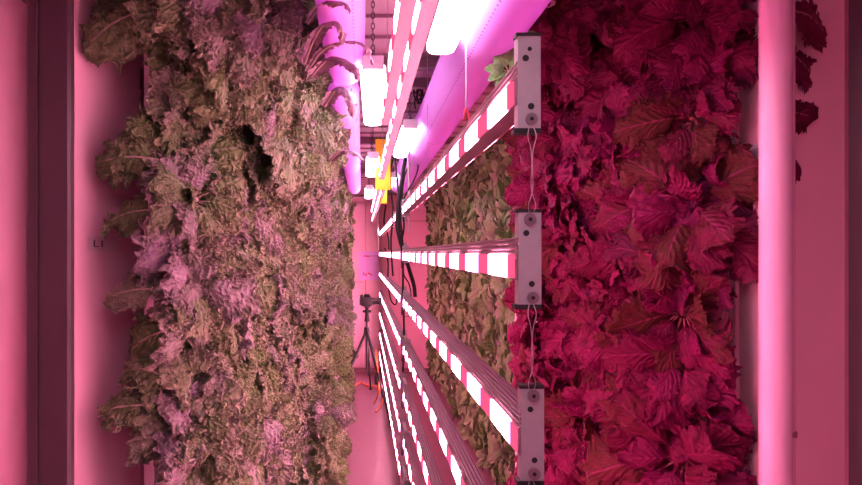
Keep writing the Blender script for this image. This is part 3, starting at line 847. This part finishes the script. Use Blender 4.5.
arch_leaf([(308, 22, 1.6), (318, 8, 1.42), (330, 1, 1.27), (345, 3, 1.25), (350, 14, 1.24)], .030, 'dark kale leaf curling over the left violet duct at the very top', 1)
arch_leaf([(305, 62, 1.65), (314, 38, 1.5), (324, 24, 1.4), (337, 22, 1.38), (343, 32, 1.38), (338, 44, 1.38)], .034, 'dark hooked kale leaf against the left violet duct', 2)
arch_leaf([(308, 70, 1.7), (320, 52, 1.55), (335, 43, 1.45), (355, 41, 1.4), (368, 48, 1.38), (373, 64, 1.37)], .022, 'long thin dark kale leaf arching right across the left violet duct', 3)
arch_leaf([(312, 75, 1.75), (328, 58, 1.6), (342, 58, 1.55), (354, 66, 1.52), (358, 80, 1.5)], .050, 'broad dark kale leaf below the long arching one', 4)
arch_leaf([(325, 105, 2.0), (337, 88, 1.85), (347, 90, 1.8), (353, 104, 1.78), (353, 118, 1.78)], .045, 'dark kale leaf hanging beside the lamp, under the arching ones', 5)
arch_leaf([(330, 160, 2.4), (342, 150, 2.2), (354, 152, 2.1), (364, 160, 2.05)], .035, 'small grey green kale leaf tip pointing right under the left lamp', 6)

# ---- mustard on the right
mv = [plant_mesh('mustard', 300+i) for i in range(8)]
MP = [(.845, 1.56), (.81, 1.72), (.765, 1.92), (.72, 2.12), (.69, 2.34)]
pts = walk([Vector((a, b)) for a, b in MP], .125, .125, 3)
cm = 0
for i, (p, t) in enumerate(pts):
    nx, ny = -t.y, t.x
    if ny > 0: ny = 0
    if i == 0: nx, ny = -.75, -.66
    nn = math.hypot(nx, ny); nx /= nn; ny /= nn
    tower(p.x-nx*.125, p.y-ny*.125, nx, ny, 'white growing tower behind the red mustard', 'white towers behind the red mustard')
    zlo = max(.15, EYE-(530-253)*p.y/F); zhi = min(2.36, EYE+330*p.y/F)
    z = zlo+rng.uniform(0, .08)
    while z < zhi:
        y_im = 253-F*(z-EYE)/p.y
        pos = 'upper' if y_im < 165 else ('lower' if y_im > 325 else 'middle')
        zone = 'beside the pipe' if i < 2 else ('centre' if i < 5 else 'behind the brackets')
        jx = rng.uniform(-.035, .035)
        sx = -.025 if (i == 0 and z < 1.62) else 0
        place('mustard', 'mustard_plant', rng.choice(mv), p.x+nx*jx+sx, p.y+ny*jx, z, nx, ny, rng.uniform(.8, 1.08),
              'red frilly mustard plant, %s rows, %s' % (pos, zone), 'red mustard plants, %s rows, %s' % (pos, zone), 'mustard')
        cm += 1; z += .12*rng.uniform(.85, 1.15)
print('mustard', cm)
for q, (px, py, Y, ang, Ln, W, lab) in enumerate([
    (778, 10, 1.44, -.1, .15, .13, 'dark red mustard leaf over the board at the top right'),
    (776, 48, 1.46, -.35, .12, .10, 'dark red mustard leaf over the board below the top one'),
    (774, 110, 1.46, -.2, .09, .08, 'dark red mustard leaf beside the pipe above mid height'),
    (774, 152, 1.46, -.25, .085, .08, 'lowest dark red mustard leaf right of the pipe')]):
    single('mustard', px, py, Y, ang, Ln, W, lab, (-.2, -1, .2), 20+q)
for q, (px, py, Y, ang, Ln, W, lab) in enumerate([
    (720, 222, 1.62, -2.55, .20, .14, 'large jagged red mustard leaf hanging down at mid height'),
    (727, 10, 1.62, -1.5, .155, .15, 'broad veined red mustard leaf near the top of the wall'),
    (640, 120, 1.9, -1.9, .20, .14, 'large red mustard leaf left of centre, above mid height'),
    (600, 330, 2.0, -1.9, .18, .13, 'reddish green mustard leaf drooping right of the third bracket'),
    (690, 330, 1.75, -2.0, .16, .13, 'jagged red mustard leaf below the largest hanging leaf'),
    (745, 180, 1.55, -2.2, .15, .13, 'dark jagged mustard leaf close to the pipe'),
    (665, 20, 1.8, -1.7, .16, .12, 'bright red mustard leaf near the top left of the pipe'),
    (575, 190, 2.25, -1.4, .17, .13, 'long red mustard leaf hanging right of the middle bracket')]):
    single('mustard', px, py, Y, ang, Ln, W, lab, (-.35, -1, .3), 40+q)

# ---- green plants along the far right
gv = [plant_mesh('green', 500+i) for i in range(8)]
GP = [(.885, 3.18), (.90, 4.0), (.915, 5.5), (.925, 8.15)]
pts = walk([Vector((a, b)) for a, b in GP], .15, .24, 5)
cg = 0
for i, (p, t) in enumerate(pts):
    nx, ny = -1.0, 0.0
    tower(p.x+.105, p.y, nx, ny, 'white growing tower behind the small green plants', 'white towers behind the green plants', w=.10)
    zlo = max(.15, EYE-(500-253)*p.y/F); zhi = 2.33
    st = .15 if p.y < 5 else .19
    z = zlo+rng.uniform(0, .1)
    while z < zhi:
        y_im = 253-F*(z-EYE)/p.y
        pos = 'above the level light bar' if y_im < 245 else ('below the level light bar' if y_im < 330 else 'low near the floor')
        zone = 'near' if p.y < 4 else ('halfway' if p.y < 5.8 else 'far')
        jx = rng.uniform(-.025, .025)
        place('green', 'leafy_green_plant', rng.choice(gv), p.x+nx*jx, p.y, z, nx, ny, rng.uniform(.95, 1.3) if p.y < 5 else rng.uniform(1.2, 1.5),
              'small round leaved green plant %s, %s stretch' % (pos, zone), 'green plants %s, %s stretch' % (pos, zone), 'leafy green', .35)
        cg += 1; z += st*rng.uniform(.85, 1.15)
print('green', cg)
for q, (px, py, Y, sc) in enumerate([(334, 312, 3.6, .8), (330, 345, 3.3, .8), (334, 378, 3.5, .85), (326, 412, 3.1, .8), (324, 446, 3.0, .8), (323, 478, 3.0, .8), (338, 275, 3.9, .75)]):
    p = at(px, py, Y)
    place('kale', 'kale_plant', kv[(q*3) % 7], p.x, p.y, p.z, .75, -.66, sc, 'kale plant bulging into the aisle beside the tripod and floor', 'kale plants bulging into the aisle', 'kale', .35)
# pale leafy plants by the top bracket
for q, (px, py, Y) in enumerate([(509, 72, 1.56), (516, 46, 1.6), (505, 104, 1.8)]):
    p = at(px, py, Y)
    place('green', 'leafy_green_plant', gv[q], p.x, p.y, p.z, -.6, -.8, .55, ['pale green leafy plant left of the top bracket', 'small pale green plant beside the upper end of the top bracket', 'pale curled plant behind the highest light bar'][q], None, 'leafy green')
for q, (px, py, Y, sc, lb_) in enumerate([(540, 8, 1.66, .85, 'red and brown mustard plant just above the top bracket'), (522, 12, 1.6, .55, 'small brownish mustard plant against the violet duct, above the top bracket'), (556, 40, 1.8, .8, 'dark red mustard plant right of the top bracket')]):
    p = at(px, py, Y)
    place('mustard', 'mustard_plant', mv[(q+2) % 8], p.x, p.y, p.z, -.6, -.8, sc, lb_, None, 'mustard')
# bright ribbed panel seen in the gap behind the brackets
m = MB()
for j in range(9):
    x0 = .755+j*.0135
    m.box(x0, x0+.0095, 3.02, 3.04, 0, 2.2, bev=.002)
m.box(.752, .875, 3.03, 3.045, 0, 2.2)
tag(m.build('ribbed_panel', M['pipe']), 'pale ribbed upright panel in the gap between mustard and green plants', 'panel')

# ------------------------------------------------------------------ camera, world, render
w = bpy.data.worlds.new('World'); scene.world = w; w.use_nodes = True
w.node_tree.nodes['Background'].inputs[0].default_value = (.02, .01, .012, 1)
cd = bpy.data.cameras.new('Camera'); co = bpy.data.objects.new('Camera', cd); col.objects.link(co)
co.location = (0, 0, EYE); co.rotation_euler = (math.pi/2, 0, 0)
cd.sensor_width = 36; cd.lens = F/862*36; cd.shift_x = (431-362)/862; cd.shift_y = (253-242.5)/862; cd.clip_start = .02
scene.camera = co
vs_ = scene.view_settings
vs_.view_transform = 'Standard'; vs_.look = 'None'; vs_.gamma = 1; vs_.exposure = 0.35; vs_.use_curve_mapping = False
scene.cycles.use_denoising = True
scene.cycles.max_bounces = 8; scene.cycles.diffuse_bounces = 4; scene.cycles.glossy_bounces = 2; scene.cycles.transmission_bounces = 3
scene.cycles.sample_clamp_indirect = 8
